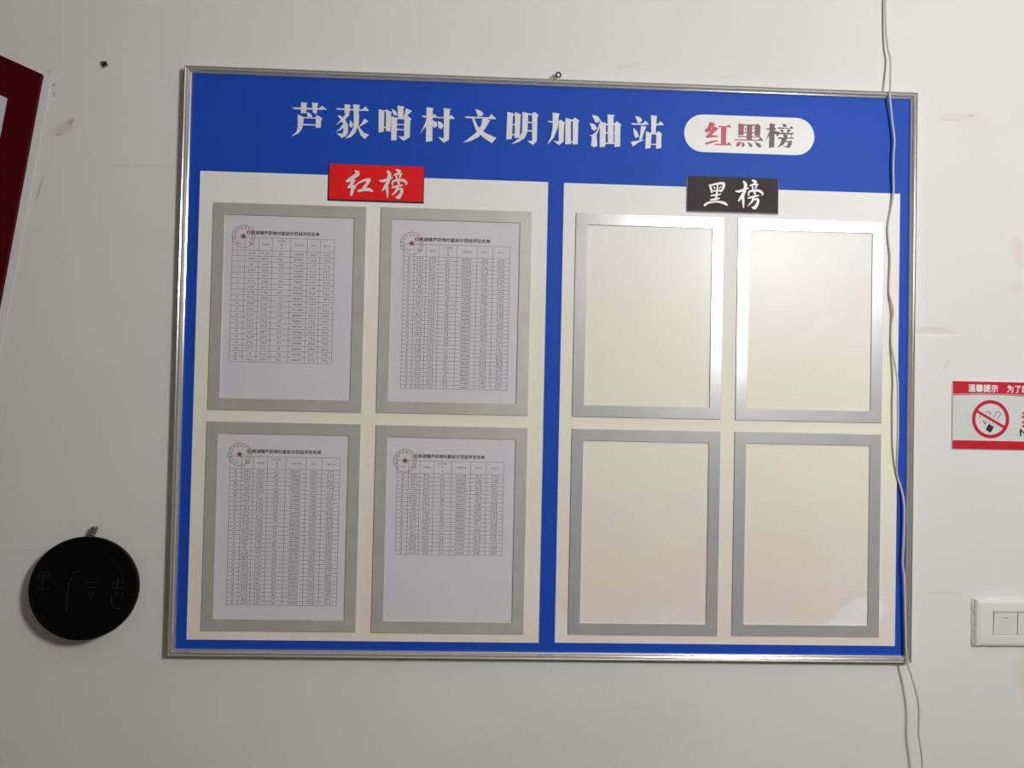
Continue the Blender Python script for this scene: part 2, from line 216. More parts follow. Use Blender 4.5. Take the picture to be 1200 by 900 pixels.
def print_mat():                # watercolour sky print: white above, cream and pink clouds below
    m = bpy.data.materials.new('watercolour_print'); m.use_nodes = True; nt = m.node_tree; b = nt.nodes['Principled BSDF']; L = nt.links.new
    b.inputs['Roughness'].default_value = .5; b.inputs['Specular IOR Level'].default_value = .2
    g = nt.nodes.new('ShaderNodeNewGeometry'); sp = nt.nodes.new('ShaderNodeSeparateXYZ'); L(g.outputs['Position'], sp.inputs[0])
    mp = nt.nodes.new('ShaderNodeMapping'); mp.inputs['Scale'].default_value = (3.2, 1, 8.5); L(g.outputs['Position'], mp.inputs['Vector'])
    n = nt.nodes.new('ShaderNodeTexNoise'); n.inputs['Scale'].default_value = 1.0; n.inputs['Detail'].default_value = 5; n.inputs['Distortion'].default_value = .6; L(mp.outputs[0], n.inputs['Vector'])
    ad = nt.nodes.new('ShaderNodeMath'); ad.operation = 'MULTIPLY_ADD'; L(n.outputs[0], ad.inputs[0]); ad.inputs[1].default_value = .34; L(sp.outputs['Z'], ad.inputs[2])
    mr = nt.nodes.new('ShaderNodeMapRange'); L(ad.outputs[0], mr.inputs[0]); mr.inputs[1].default_value = ZB-.43+.17; mr.inputs[2].default_value = ZB+.29+.17; mr.inputs[3].default_value = 0; mr.inputs[4].default_value = 1
    cr = nt.nodes.new('ShaderNodeValToRGB'); L(mr.outputs[0], cr.inputs[0]); e = cr.color_ramp.elements
    e[0].position = 0; e[0].color = (.90,.78,.70,1); e[1].position = 1; e[1].color = (.90,.89,.88,1)
    for p,c in ((.10,(.87,.78,.70)),(.2,(.87,.80,.70)),(.32,(.89,.84,.74)),(.48,(.90,.86,.72)),(.66,(.90,.855,.75)),(.84,(.90,.885,.85))):
        k = e.new(p); k.color = (*c,1)
    # white cloud edges low down
    mp2 = nt.nodes.new('ShaderNodeMapping'); mp2.inputs['Scale'].default_value = (4.5, 1, 7); mp2.inputs['Location'].default_value = (1.3,0,.4); L(g.outputs['Position'], mp2.inputs['Vector'])
    n2 = nt.nodes.new('ShaderNodeTexNoise'); n2.inputs['Scale'].default_value = 1.3; n2.inputs['Detail'].default_value = 6; L(mp2.outputs[0], n2.inputs['Vector'])
    r2 = nt.nodes.new('ShaderNodeMapRange'); L(n2.outputs[0], r2.inputs[0]); r2.inputs[1].default_value = .54; r2.inputs[2].default_value = .62; r2.inputs[3].default_value = 0; r2.inputs[4].default_value = .55
    lo = nt.nodes.new('ShaderNodeMapRange'); L(sp.outputs['Z'], lo.inputs[0]); lo.inputs[1].default_value = ZB-.40; lo.inputs[2].default_value = ZB-.22; lo.inputs[3].default_value = 1; lo.inputs[4].default_value = 0
    mu = nt.nodes.new('ShaderNodeMath'); mu.operation = 'MULTIPLY'; L(r2.outputs[0], mu.inputs[0]); L(lo.outputs[0], mu.inputs[1])
    mx = nt.nodes.new('ShaderNodeMix'); mx.data_type = 'RGBA'; L(mu.outputs[0], mx.inputs[0]); L(cr.outputs[0], mx.inputs[6]); mx.inputs[7].default_value = (.90,.89,.88,1)
    # the cloud in the corner of the black list's last pocket
    cl = nt.nodes.new('ShaderNodeMapping'); cl.vector_type = 'TEXTURE'; cl.inputs['Location'].default_value = P(.495,-.385,0); cl.inputs['Rotation'].default_value = (0,-.45,0); cl.inputs['Scale'].default_value = (.058,1,.028)
    L(g.outputs['Position'], cl.inputs['Vector'])
    ln = nt.nodes.new('ShaderNodeVectorMath'); ln.operation = 'LENGTH'; L(cl.outputs[0], ln.inputs[0])
    n3 = nt.nodes.new('ShaderNodeTexNoise'); n3.inputs['Scale'].default_value = 30; n3.inputs['Detail'].default_value = 4; L(g.outputs['Position'], n3.inputs['Vector'])
    a3 = nt.nodes.new('ShaderNodeMath'); a3.operation = 'MULTIPLY_ADD'; L(n3.outputs[0], a3.inputs[0]); a3.inputs[1].default_value = 1.2; L(ln.outputs['Value'], a3.inputs[2])
    r3 = nt.nodes.new('ShaderNodeMapRange'); L(a3.outputs[0], r3.inputs[0]); r3.inputs[1].default_value = 1.35; r3.inputs[2].default_value = 1.6; r3.inputs[3].default_value = .9; r3.inputs[4].default_value = 0
    m3 = nt.nodes.new('ShaderNodeMix'); m3.data_type = 'RGBA'; L(r3.outputs[0], m3.inputs[0]); L(mx.outputs[2], m3.inputs[6]); m3.inputs[7].default_value = (.92,.92,.93,1)
    L(m3.outputs[2], b.inputs['Base Color'])
    return m

def film_mat():
    m = bpy.data.materials.new('clear_film'); m.use_nodes = True; nt = m.node_tree; nt.nodes.clear(); L = nt.links.new
    o = nt.nodes.new('ShaderNodeOutputMaterial'); mx = nt.nodes.new('ShaderNodeMixShader'); t = nt.nodes.new('ShaderNodeBsdfTransparent'); g = nt.nodes.new('ShaderNodeBsdfGlossy')
    t.inputs[0].default_value = (1,1,1,1); g.inputs['Roughness'].default_value = .32
    mx.inputs[0].default_value = .018
    tc = nt.nodes.new('ShaderNodeTexCoord'); n = nt.nodes.new('ShaderNodeTexNoise'); n.inputs['Scale'].default_value = 9; n.inputs['Detail'].default_value = 2; n.inputs['Distortion'].default_value = 1.5
    L(tc.outputs['Object'], n.inputs['Vector']); bp = nt.nodes.new('ShaderNodeBump'); bp.inputs['Strength'].default_value = .12; bp.inputs['Distance'].default_value = .01
    L(n.outputs[0], bp.inputs['Height']); L(bp.outputs[0], g.inputs['Normal'])
    L(t.outputs[0], mx.inputs[1]); L(g.outputs[0], mx.inputs[2]); L(mx.outputs[0], o.inputs[0])
    return m
def grad_text_mat():            # lettering printed red at its left end, fading to black at its right end
    m = mat('red_to_black_print', (.5,.02,.05), .4); nt = m.node_tree; L = nt.links.new; b = nt.nodes['Principled BSDF']
    g = nt.nodes.new('ShaderNodeNewGeometry'); sp = nt.nodes.new('ShaderNodeSeparateXYZ'); L(g.outputs['Position'], sp.inputs[0])
    cr = nt.nodes.new('ShaderNodeValToRGB'); mr = nt.nodes.new('ShaderNodeMapRange'); L(sp.outputs['X'], mr.inputs[0]); mr.inputs[1].default_value = .235; mr.inputs[2].default_value = .39
    L(mr.outputs[0], cr.inputs[0]); e = cr.color_ramp.elements
    e[0].position = .15; e[0].color = (.55,.025,.06,1); e[1].position = .75; e[1].color = (.035,.022,.03,1)
    k = e.new(.45); k.color = (.22,.03,.04,1)
    L(cr.outputs[0], b.inputs['Base Color'])
    return m
MW = wall_mat()
M_room = mat('room_paint', (.38,.35,.30), .7, noise=.1, nscale=3)
M_floor = mat('floor_tile', (.18,.16,.13), .4, noise=.2, nscale=5)
M_ceil = mat('ceiling_paint', (.50,.47,.42), .8, noise=.05)
M_blue = mat('blue_print', (.010,.076,.52), .55, noise=.06, nscale=6, spec=.22)
M_print = print_mat()
M_alu = mat('polished_aluminium', (.82,.81,.78), .16, .78, bump=.004, bscale=15)
M_strip = mat('silver_magnetic_strip', (.72,.72,.73), .27, .5, noise=.08, nscale=30)
M_strip_d = mat('dull_silver_magnetic_strip', (.62,.61,.56), .45, .35, noise=.10, nscale=30)  # darker, rougher and less metallic, for the pockets left of the divider
M_film = film_mat()
M_white = mat('white_print', (.82,.83,.83), .4, noise=.02)
M_pill = mat('white_pill_print', (.84,.84,.83), .4, noise=.02)
M_red = mat('red_print', (.90,.014,.016), .5, noise=.06, nscale=20, spec=.2)
M_black = mat('charcoal_print', (.060,.042,.048), .6, noise=.1, nscale=20, spec=.15)
M_navy = mat('navy_edge_print', (.012,.016,.09), .4, noise=.1)
M_grad = grad_text_mat()
M_paper = mat('office_paper', (.73,.725,.77), .7, noise=.03, nscale=12, bump=.05, bscale=10, spec=.2)
M_ink = mat('grey_toner', (.075,.075,.085), .7, noise=.2, nscale=200)
M_ink2 = mat('black_toner', (.05,.05,.055), .7, noise=.2, nscale=200)
M_seal = mat('red_seal_ink', (.46,.16,.22), .7, noise=.35, nscale=120)
M_star = mat('red_star_ink', (.36,.03,.08), .7, noise=.2, nscale=120)
M_dred = mat('dark_red_board', (.085,.0012,.004), .5, noise=.15, nscale=12, spec=.1)
M_dwhite = mat('off_white_board', (.70,.70,.72), .5, noise=.05)
M_back = mat('white_foam_backing', (.80,.79,.81), .7, noise=.05)
M_disc = mat('matt_black_enamel', (.003,.003,.0032), .5, noise=.3, nscale=30, spec=.1)
M_chalk = mat('faded_chalk', (.022,.022,.022), .9, noise=.6, nscale=150)
M_wire = mat('dull_wire', (.24,.23,.19), .5, .4, noise=.4, nscale=200)
M_dark = mat('dark_steel', (.02,.02,.02), .5, .3, noise=.3, nscale=200)
M_plug = mat('broken_plug', (.03,.035,.025), .8, noise=.5, nscale=300)
M_crumb = mat('crumbled_plaster', (.45,.43,.38), .9, noise=.4, nscale=200)
M_plastic = mat('white_plastic', (.80,.80,.77), .3, noise=.03)
M_rocker = mat('white_rocker_plastic', (.76,.76,.74), .3, noise=.03)
M_seam = mat('grey_seam', (.35,.35,.34), .6, noise=.1)
M_caulk = mat('sealant', (.80,.79,.75), .6, noise=.1, nscale=40, bump=.3, bscale=90)
M_sred = mat('sign_red', (.62,.012,.03), .3, noise=.05)
M_swhite = mat('sign_white', (.70,.72,.70), .3, noise=.03)
M_sblack = mat('sign_black', (.015,.015,.015), .4, noise=.1)
M_cord = mat('white_pvc_cord', (.62,.60,.58), .45, noise=.1, nscale=40)

# ---------------------------------------------------------------- the room
def wallbox(name, a, b, m):
    mb = MB(); mb.wbox(a, b); return tag(mb.build(name, m), kind='structure')
X0, X1, Y0, ZC = -3.2, 3.4, -6.0, 3.1
wallbox('wall_front', (X0-.1, 0, 0), (X1+.1, .12, ZC), MW)
wallbox('wall_left', (X0-.1, Y0, 0), (X0, 0, ZC), M_room)
wallbox('wall_right', (X1, Y0, 0), (X1+.1, 0, ZC), M_room)
wallbox('wall_back', (X0-.1, Y0-.12, 0), (X1+.1, Y0, ZC), M_room)
wallbox('floor', (X0-.1, Y0-.12, -.1), (X1+.1, .12, 0), M_floor)
wallbox('ceiling', (X0-.1, Y0-.12, ZC), (X1+.1, .12, ZC+.1), M_ceil)

# invented globe lamp behind the photographer, placed to match shadows, falloff and highlights
lamp = tag(empty('added_pendant_lamp', (LAMP[0], LAMP[1], ZC)), 'added white globe lamp, out of view, hanging on a rod from the ceiling', 'lamp')
mg = bpy.data.materials.new('lit_globe'); mg.use_nodes = True; nt = mg.node_tree; nt.nodes.clear()
em = nt.nodes.new('ShaderNodeEmission'); om = nt.nodes.new('ShaderNodeOutputMaterial'); nt.links.new(em.outputs[0], om.inputs[0])
em.inputs[0].default_value = (1.0,.998,.985,1); em.inputs[1].default_value = LAMP_E
mb = MB(); mb.lathe(LAMP, (0,0,1), [(LAMP_R*math.sin(math.pi*i/16)+1e-4, -LAMP_R*math.cos(math.pi*i/16)) for i in range(17)], 32); mb.build('globe', mg, lamp, True)
mb = MB(); mb.tube([(LAMP[0],LAMP[1],LAMP[2]+LAMP_R), (LAMP[0],LAMP[1],ZC-.02)], .01, 10); mb.build('rod', M_wire, lamp, True)
mb = MB(); mb.lathe((LAMP[0],LAMP[1],ZC), (0,0,-1), [(.06,0),(.06,.02),(.03,.035)], 24); mb.build('ceiling_rose', M_plastic, lamp)

# ---------------------------------------------------------------- the notice board
BW, BH = .580, .455            # half size outside
board = tag(empty('notice_board', (0, 0, ZB-BH)), 'large blue wall notice board in a polished aluminium frame', 'notice board')
ZF = .0096                     # face of the blue print
mb = MB(); mb.box(-.574, .574, -.449, .449, .0005, ZF); panel = mb.build('backing_panel', M_blue, board); panel['label'] = 'blue printed backing panel'
prof = [(0,0),(0,.0128),(.0006,.0148),(.0019,.0155),(.0030,.0148),(.0035,.0136),(.0043,.0144),(.0058,.0151),(.0072,.0145),(.0082,.0128),(.0088,.0122),(.0099,.0130),(.0109,.0124),(.0114,.0097),(.0114,0)]
def rail(side):
    mb = MB(); n = len(prof); vs = []
    for e in (0,1):
        for u,h in prof:
            if side in 'tb':
                y = (BH-u) if side == 't' else -(BH-u); x = (-(BW-u) if e == 0 else (BW-u))
            else:
                x = (BW-u) if side == 'r' else -(BW-u); y = (-(BH-u) if e == 0 else (BH-u))
            vs.append(P(x,y,h+.0005))
    fs = [(i,i+1,n+i+1,n+i) for i in range(n-1)]
    if side in 'br': fs = [f[::-1] for f in fs]
    if side == 'l': pass
    mb.add(vs, fs); return mb.build('frame_rail', M_alu, board)
for s in 'tblr': rail(s)
# printed panels and lettering
WL = (-.5525,-.0114,-.4300,.2925); WR = (.0137,.5551,-.4295,.2920)
for q in (WL, WR):
    mb = MB(); mb.box(*q, ZF, ZF+.0004); o = mb.build('list_panel', M_print, board); o['label'] = 'pale cream and pink watercolour list panel'
ZP = ZF+.0004
def U4(pts): return [(x*1e-4, y*1e-4) for x,y in pts]
mb = MB()
for i,g in enumerate(TITLE): mb.prism(U4(g), ZF, ZF+.0004+i*5e-6)
o = mb.build('title_lettering', M_white, board); o['label'] = 'white heavy serif Chinese title lettering'
mb = MB(); px0, px1, pyc, pr = .2036, .4140, .3785, .0300
arc = [(px1-pr+pr*math.cos(a), pyc+pr*math.sin(a)) for a in [math.pi*(-.5+i/16) for i in range(17)]]+[(px0+pr+pr*math.cos(a), pyc+pr*math.sin(a)) for a in [math.pi*(.5+i/16) for i in range(17)]]
mb.prism(arc, ZF, ZF+.0005); pill = mb.build('title_plate', M_pill, board); pill['label'] = 'white pill shaped title plate'
mb = MB()
for i,g in enumerate(PILL): mb.prism(U4(g), ZF+.0005, ZF+.0008+i*5e-6)
o = mb.build('plate_lettering', M_grad, pill); o['label'] = 'lettering shading from red to black'
for nm, m, q, br in (('red', M_red, (-.3538,-.2072,.2546,.3098), BRUSH_RED), ('charcoal', M_black, (.2106,.3560,.2540,.3093), BRUSH_BLACK)):
    mb = MB(); mb.box(q[0]-.0022, q[1]+.0010, q[2]-.0026, q[3]-.001, ZF, ZP+.0003); edge = None
    sh = mb.build('section_plate', M_navy, board); sh['label'] = nm+' section plate with a dark blue edge'
    mb = MB(); mb.box(*q, ZP+.0003, ZP+.0009); f_ = mb.build('plate_face', m, sh)
    mb = MB()
    for i,r in enumerate(br): mb.ribbon([(x*1e-4,y*1e-4,wd*1.12e-4) for x,y,wd in r], 0, ZP+.0010+i*2e-5)
    o = mb.build('brush_lettering', M_white, sh); o['label'] = 'white brush lettering'

# ---------------------------------------------------------------- document pockets and sheets
FX = (-.5303,-.2715,.0337,.2929); FY = (.2445,-.0950); FW, FH, SW = .2359, .3212, .0185
ZS = ZP+.0003
pocket_labels = {
 (0,0):'silver bordered pocket with clear film under the red plate, nearer the dark red sign', (1,0):'silver bordered pocket with clear film between the red plate and the blue divider, upper row',
 (0,1):'silver bordered pocket with clear film in the lower row, nearest the round black disc', (1,1):'silver bordered pocket holding the list whose lower third is blank',
 (2,0):'empty silver bordered pocket in the upper row, beside the blue divider', (3,0):'empty silver bordered pocket in the upper row, beside the hanging white cable',
 (2,1):'empty silver bordered pocket in the lower row, beside the blue divider', (3,1):'empty silver bordered pocket in the lower row, beside the hanging white cable'}
for (ci,ri), lab in pocket_labels.items():
    x, y = FX[ci], FY[ri]
    jx, jy = random.uniform(-.0006,.0006), random.uniform(-.0006,.0006); x += jx; y += jy
    pk = tag(empty('document_pocket', P(x+FW/2, y-FH, ZP)), lab, 'document frame', 'document pockets on the notice board')
    ms = M_strip_d if ci < 2 else M_strip
    x0,x1,y0,y1 = x, x+FW, y-FH, y
    o4 = [(x0,y0),(x1,y0),(x1,y1),(x0,y1)]; i4 = [(x0+SW,y0+SW),(x1-SW,y0+SW),(x1-SW,y1-SW),(x0+SW,y1-SW)]
    for k in range(4):
        a,b_,c,d = o4[k], o4[(k+1)%4], i4[(k+1)%4], i4[k]
        mb = MB(); g = .0006; zt = ZS+.0016
        # strip with a chamfered long edge on both sides
        def lerp(p,q,t): return (p[0]+(q[0]-p[0])*t, p[1]+(q[1]-p[1])*t)
        t = g/SW
        a2,b2,c2,d2 = lerp(a,d,t), lerp(b_,c,t), lerp(c,b_,t), lerp(d,a,t)
        vs = [P(*q,ZP+.00005) for q in (a,b_,c,d)]+[P(*q,zt-.0005) for q in (a,b_,c,d)]+[P(*q,zt) for q in (a2,b2,c2,d2)]
        mb.add(vs, [(3,2,1,0)]+[(i,(i+1)%4,4+(i+1)%4,4+i) for i in range(4)]+[(4+i,4+(i+1)%4,8+(i+1)%4,8+i) for i in range(4)]+[(8,9,10,11)])
        mb.build('border_strip', ms, pk)
    # clear film, slightly wavy
    mb = MB(); nx, ny = 12, 16; fx0, fx1, fy0, fy1 = x0+SW-.002, x1-SW+.002, y0+SW-.002, y1-SW+.002
    ph = random.uniform(0,6)
    vs = []
    for j in range(ny+1):
        for i in range(nx+1):
            u, v = i/nx, j/ny
            bul = (math.sin(math.pi*u)*math.sin(math.pi*v))**.5
            vs.append(P(fx0+(fx1-fx0)*u, fy0+(fy1-fy0)*v, ZS+.0004+.0004*bul*(1+.6*math.sin(ph+7*u+3*v)*math.sin(2*ph+5*v))))
    mb.add(vs, [(j*(nx+1)+i, j*(nx+1)+i+1, (j+1)*(nx+1)+i+1, (j+1)*(nx+1)+i) for j in range(ny) for i in range(nx)])
    o = mb.build('clear_film', M_film, pk, True); o['label'] = 'clear plastic film'

def star(mb, x, y, r, z, rot=0):
    pts = [(x+(r if i%2==0 else r*.40)*math.cos(rot+math.pi/2+i*math.pi/5), y+(r if i%2==0 else r*.40)*math.sin(rot+math.pi/2+i*math.pi/5)) for i in range(10)]
    vs = [P(x,y,z)]+[P(*p,z) for p in pts]; mb.add(vs, [(0,1+i,1+(i+1)%10) for i in range(10)])
SHEETS = [
 ((0,0), 'printed name list with twenty wide rows and a red round seal, upper pocket', (-.5000,-.3430,-.0023,.1910), .0200, 20, (0,.125,.26,.39,.57,.735,.86,1), (-.4745,-.3667,.1987), (-.4834,.1925)),
 ((1,0), 'printed name list of many narrow rows under the red plate, beside the blue divider', (-.2353,-.0695,-.0376,.1880), .0192, 33, (0,.10,.21,.33,.50,.69,.84,1), (-.2147,-.1007,.1958), (-.2232,.1892)),
 ((0,1), 'printed name list filling its sheet, lower pocket nearest the round black disc', (-.4938,-.3258,-.3760,-.1482), .0192, 33, (0,.105,.21,.34,.505,.69,.835,1), (-.4637,-.3554,-.1400), (-.4798,-.1452)),
 ((1,1), 'printed name list with its lower third blank, lower pocket beside the blue divider', (-.2376,-.0718,-.2953,-.1500), .0196, 20, (0,.107,.213,.343,.51,.69,.837,1), (-.2080,-.1018,-.1428), (-.2256,-.1504))]
HEAD = ('序号','姓名','村民组',None,'评定时间','评定人','备注人')
for (ci,ri), lab, (tx0,tx1,ty0,ty1), hh, rows, cf, (nx0,nx1,ny), (sx,sy) in SHEETS:
    x0, y1 = FX[ci]+.0115, FY[ri]-.0105; x1, y0 = FX[ci]+FW-.0130, FY[ri]-FH+.0115
    sheet = tag(empty('printed_sheet', P((x0+x1)/2, y0, ZP)), lab, 'paper sheet', 'printed lists in the pockets under the red plate')
    mb = MB(); mb.box(x0, x1, y0, y1, ZP+.00008, ZP+.00022); mb.build('paper', M_paper, sheet)
    z = ZP+.00027
    mb = MB(); lw = .00026
    ys = [ty1, ty1-hh]+[ty1-hh-(ty1-hh-ty0)*(i+1)/rows for i in range(rows)]
    xs = [tx0+(tx1-tx0)*c for c in cf]
    for yy in ys: mb.quad(tx0, tx1, yy-lw, yy+lw, z)
    for xx in xs: mb.quad(xx-lw, xx+lw, ty0, ty1, z+.00001)
    mb.build('table_grid', M_ink, sheet)
    mb = MB()
    for c,t in enumerate(HEAD):
        cw = xs[c+1]-xs[c]; xm = (xs[c]+xs[c+1])/2; ym = ty1-hh/2
        if t: w_ = min(.0037*len(t), cw*.85); text(mb, t, xm-w_/2, ym-.0017, w_, .0034, z)
        else:
            for k,tt in enumerate(('评定等级','星','级')): 
                w_ = .0034*len(tt); text(mb, tt, xm-w_/2, ty1-.0058-k*.0056, w_, .0032, z)
    rh = ys[1]-ys[2]
    def scribble(xm, ym, n, cw_, h):     # marks of writing too small to read
        for i in range(n):
            gx = xm+(i-(n-1)/2)*cw_
            for _ in range(3):
                if random.random() < .55:
                    yy = ym+random.uniform(-.4,.4)*h; mb.quad(gx-cw_*.40, gx+cw_*.40, yy-.00022, yy+.00022, z)
                else:
                    xx = gx+random.uniform(-.3,.3)*cw_; mb.quad(xx-.00022, xx+.00022, ym-h*.5, ym+h*.5, z)
    gh = min(.0040, rh*.62)
    for r in range(rows):
        ym = (ys[r+1]+ys[r+2])/2
        for c in range(7):
            xm = (xs[c]+xs[c+1])/2
            if c == 0: scribble(xm, ym, 2 if r > 8 or (ci,ri) != (0,0) else 1, .0019, gh*.8)
            elif c == 3: scribble(xm, ym, 2, .0036, gh)
            elif c == 4: scribble(xm, ym, 8, .0019, gh*.75)
            elif c == 1: scribble(xm, ym, random.choice((2,3,3,3)), .0037, gh)
            else: scribble(xm, ym, 3, .0036, gh)
    mb.build('table_writing', M_ink, sheet)
    mb = MB(); text(mb, '红枫湖镇芦荻哨村星级示范组评定名单', nx0-.004, ny-.0030, nx1-nx0+.004, .0060, z+.00002, bold=.00018); mb.build('heading_text', M_ink2, sheet)
    mb = MB(); zz = z+.00004; mb.ring(sx, sy, .0171, .0180, zz, 56)
    ring = '红枫湖镇芦荻哨村民委员会'
    for k,chh in enumerate(ring):
        a = math.radians(222-k*264/(len(ring)-1)); text(mb, chh, sx+.0136*math.cos(a)-.0021, sy+.0136*math.sin(a)-.0025, .0042, .0050, zz, rot=a-math.pi/2)
    seal = mb.build('red_seal', M_seal, sheet); seal['label'] = 'round red ink seal'
    mb = MB(); star(mb, sx, sy, .0058, zz+.00001, .1*(ci-ri)); mb.build('seal_star', M_star, seal)

# ---------------------------------------------------------------- nail and wire loop holding the board
nail = tag(empty('hanging_nail', P(-.0045,.4555,0)), 'small dark nail with a wire loop above the notice board', 'nail')
mb = MB(); mb.lathe(P(-.0045,.4590,-.002), (0,-1,0), [(.0016,0),(.0016,.014),(.0038,.014),(.0038,.0152)], 14); mb.build('nail_shank', M_wire, nail)
mb = MB(); c = P(.0012,.4625,.012); mb.tube([c+Vector((.0036*math.cos(a), .002*math.sin(a), .0046*math.sin(a))) for a in [2*math.pi*i/20 for i in range(20)]], .0012, 7, True); mb.build('wire_loop', M_dark, nail, True)

# old wall plug left in the plaster
plug = tag(empty('wall_plug', P(-.708,.4577,0)), 'ragged dark wall plug left in the bare plaster above the dark red sign', 'wall plug')
mb = MB(); n = 18; random.seed(3)
rr = [.0052*random.uniform(.75,1.15) for _ in range(n)]
vs = [P(-.708,.4577,.0022)]+[P(-.708+r*.5*math.cos(2*math.pi*i/n), .4577+r*.5*math.sin(2*math.pi*i/n), .0034) for i,r in enumerate(rr)]+[P(-.708+r*math.cos(2*math.pi*i/n), .4577+r*math.sin(2*math.pi*i/n), .0001) for i,r in enumerate(rr)]
mb.add(vs, [(0,1+i,1+(i+1)%n) for i in range(n)]+[(1+i,1+n+i,1+n+(i+1)%n,1+(i+1)%n) for i in range(n)]); mb.build('plug_stub', M_plug, plug)
mb = MB()
for k in range(9):
    a = random.uniform(0,6.28); r = random.uniform(.003,.0065); mb.lathe(P(-.708+r*math.cos(a), .4577+r*math.sin(a), 0), (random.uniform(-.3,.3),-1,random.uniform(-.3,.3)), [(.0014,0),(.0010,.0012),(.0003,.0019)], 6)
mb.build('plaster_crumbs', M_crumb, plug)

# ---------------------------------------------------------------- dark red board at the edge
def off_line(p, d, o):  # helper: point moved square to a direction
    return (p[0]+o*d[1], p[1]-o*d[0])
sign = tag(empty('dark_red_sign', P(-1.05,-.25,0)), 'dark red slant-edged sign board with a white centre on a pale backing', 'sign')
cr_ = (-.7993,.4357); dt = Vector((-.8627+.7993,.4625-.4357)).normalized(); dr = Vector((-.8502+.7993,.0913-.4357)).normalized()
def quadpoly(o_t, o_r):
    # corner of the two edges moved inwards, then run out along both
    n_t = Vector((-dt.y, dt.x)); n_t = n_t if n_t.y < 0 else -n_t
    n_r = Vector((-dr.y, dr.x)); n_r = n_r if n_r.x < 0 else -n_r
    a = Vector(cr_)+n_t*o_t; b = Vector(cr_)+n_r*o_r
    den = dt.x*dr.y-dt.y*dr.x; t = ((b.x-a.x)*dr.y-(b.y-a.y)*dr.x)/den
    c = a+dt*t
    bot = c+dr*((-.25+o_t-c.y)/dr.y); tl = c+dt*((-1.35+o_r-c.x)/dt.x)
    return [tuple(c), tuple(bot), (-1.30+o_r, -.25+o_t), (-1.35+o_r, tl.y)]
mb = MB(); mb.prism(quadpoly(-.002,-.0125), .0003, .0012); mb.build('backing_sheet', M_back, sign)
mb = MB(); mb.prism(quadpoly(0,0), .0012, .0080); mb.build('red_face', M_dred, sign)
mb = MB(); mb.prism(quadpoly(.0565,.0435), .0080, .0084); mb.build('white_centre', M_dwhite, sign)

# ---------------------------------------------------------------- black disc on its wire
DC = (-.702,-.3500); 
disc = tag(empty('black_disc', P(DC[0], DC[1]-.076, 0)), 'round matt black disc with faint chalk writing, hung on a wire', 'wall disc')
tilt = Matrix.Rotation(math.radians(-7), 3, 'X'); C0 = P(DC[0], DC[1], .0225)
def disc_pt(x, y, h): 
    v = Vector((x, -h, y*.945)); return C0+tilt@v
def dlathe(prof, n=72):
    mb = MB(); m = len(prof)
    vs = [disc_pt(r*math.cos(2*math.pi*j/n), r*math.sin(2*math.pi*j/n), h) for r,h in prof for j in range(n)]
    mb.add(vs, [(i*n+j, i*n+(j+1)%n, (i+1)*n+(j+1)%n, (i+1)*n+j) for i in range(m-1) for j in range(n)]+[tuple(range(n))[::-1], tuple((m-1)*n+j for j in range(n))]); return mb
R0 = .0808
dlathe([(R0-.0055,-.006),(R0-.001,-.0055),(R0,-.003),(R0,.004),(R0-.0008,.0052),(R0-.003,.0056),(R0-.0042,.0052),(R0-.0048,.0042)]).build('rim', M_disc, disc)
dlathe([(R0-.004,-.004),(R0-.004,.0038),(R0-.020,.0041),(R0-.021,.0045),(.001,.0047)]).build('face', M_disc, disc)
strokes = [[(120,375),(190,360),(195,400),(125,410)],[(120,372),(125,412)],[(120,392),(190,384)],[(155,368),(155,482)],[(112,484),(200,476)],[(385,355),(345,375)],[(345,395),(325,440),(320,520),(325,625)],
           [(430,436),(520,430)],[(420,466),(530,464)],[(470,470),(452,500),(492,502)],[(492,495),(480,538)],[(605,432),(690,430)],[(645,402),(645,462)],[(610,466),(692,460)],[(580,505),(598,492)],[(640,508),(662,495)],[(680,498),(692,515)],[(612,520),(618,575),(640,598),(690,606)]]
for s0, s1 in ((0,5),(5,7),(7,11),(11,18)):
    mb = MB()
    for s_ in strokes[s0:s1]:
        mb.tube([disc_pt((x-420)/6*.001345, -(y-470)/6*.00142, .0052) for x,y in s_], .0005, 5)
    mb.build('chalk_character', M_chalk, disc)['label'] = 'faint grey chalk character'
mb = MB(); random.seed(5)
q = []
for i in range(46):
    t = i/45; a = t*math.pi*9
    q.append(P(-.7035+.0085*t+.0042*math.cos(a), -.2800+.0190*t, .0095+.0042*math.sin(a)))
mb.tube(q, .0018, 6); mb.build('wire_twist', M_wire, disc, True)
mb = MB(); mb.lathe(P(-.6965,-.2625,-.002), (0,-1,0), [(.0018,0),(.0018,.013),(.0030,.013),(.0030,.0145)], 12); mb.build('nail_head', M_wire, disc)

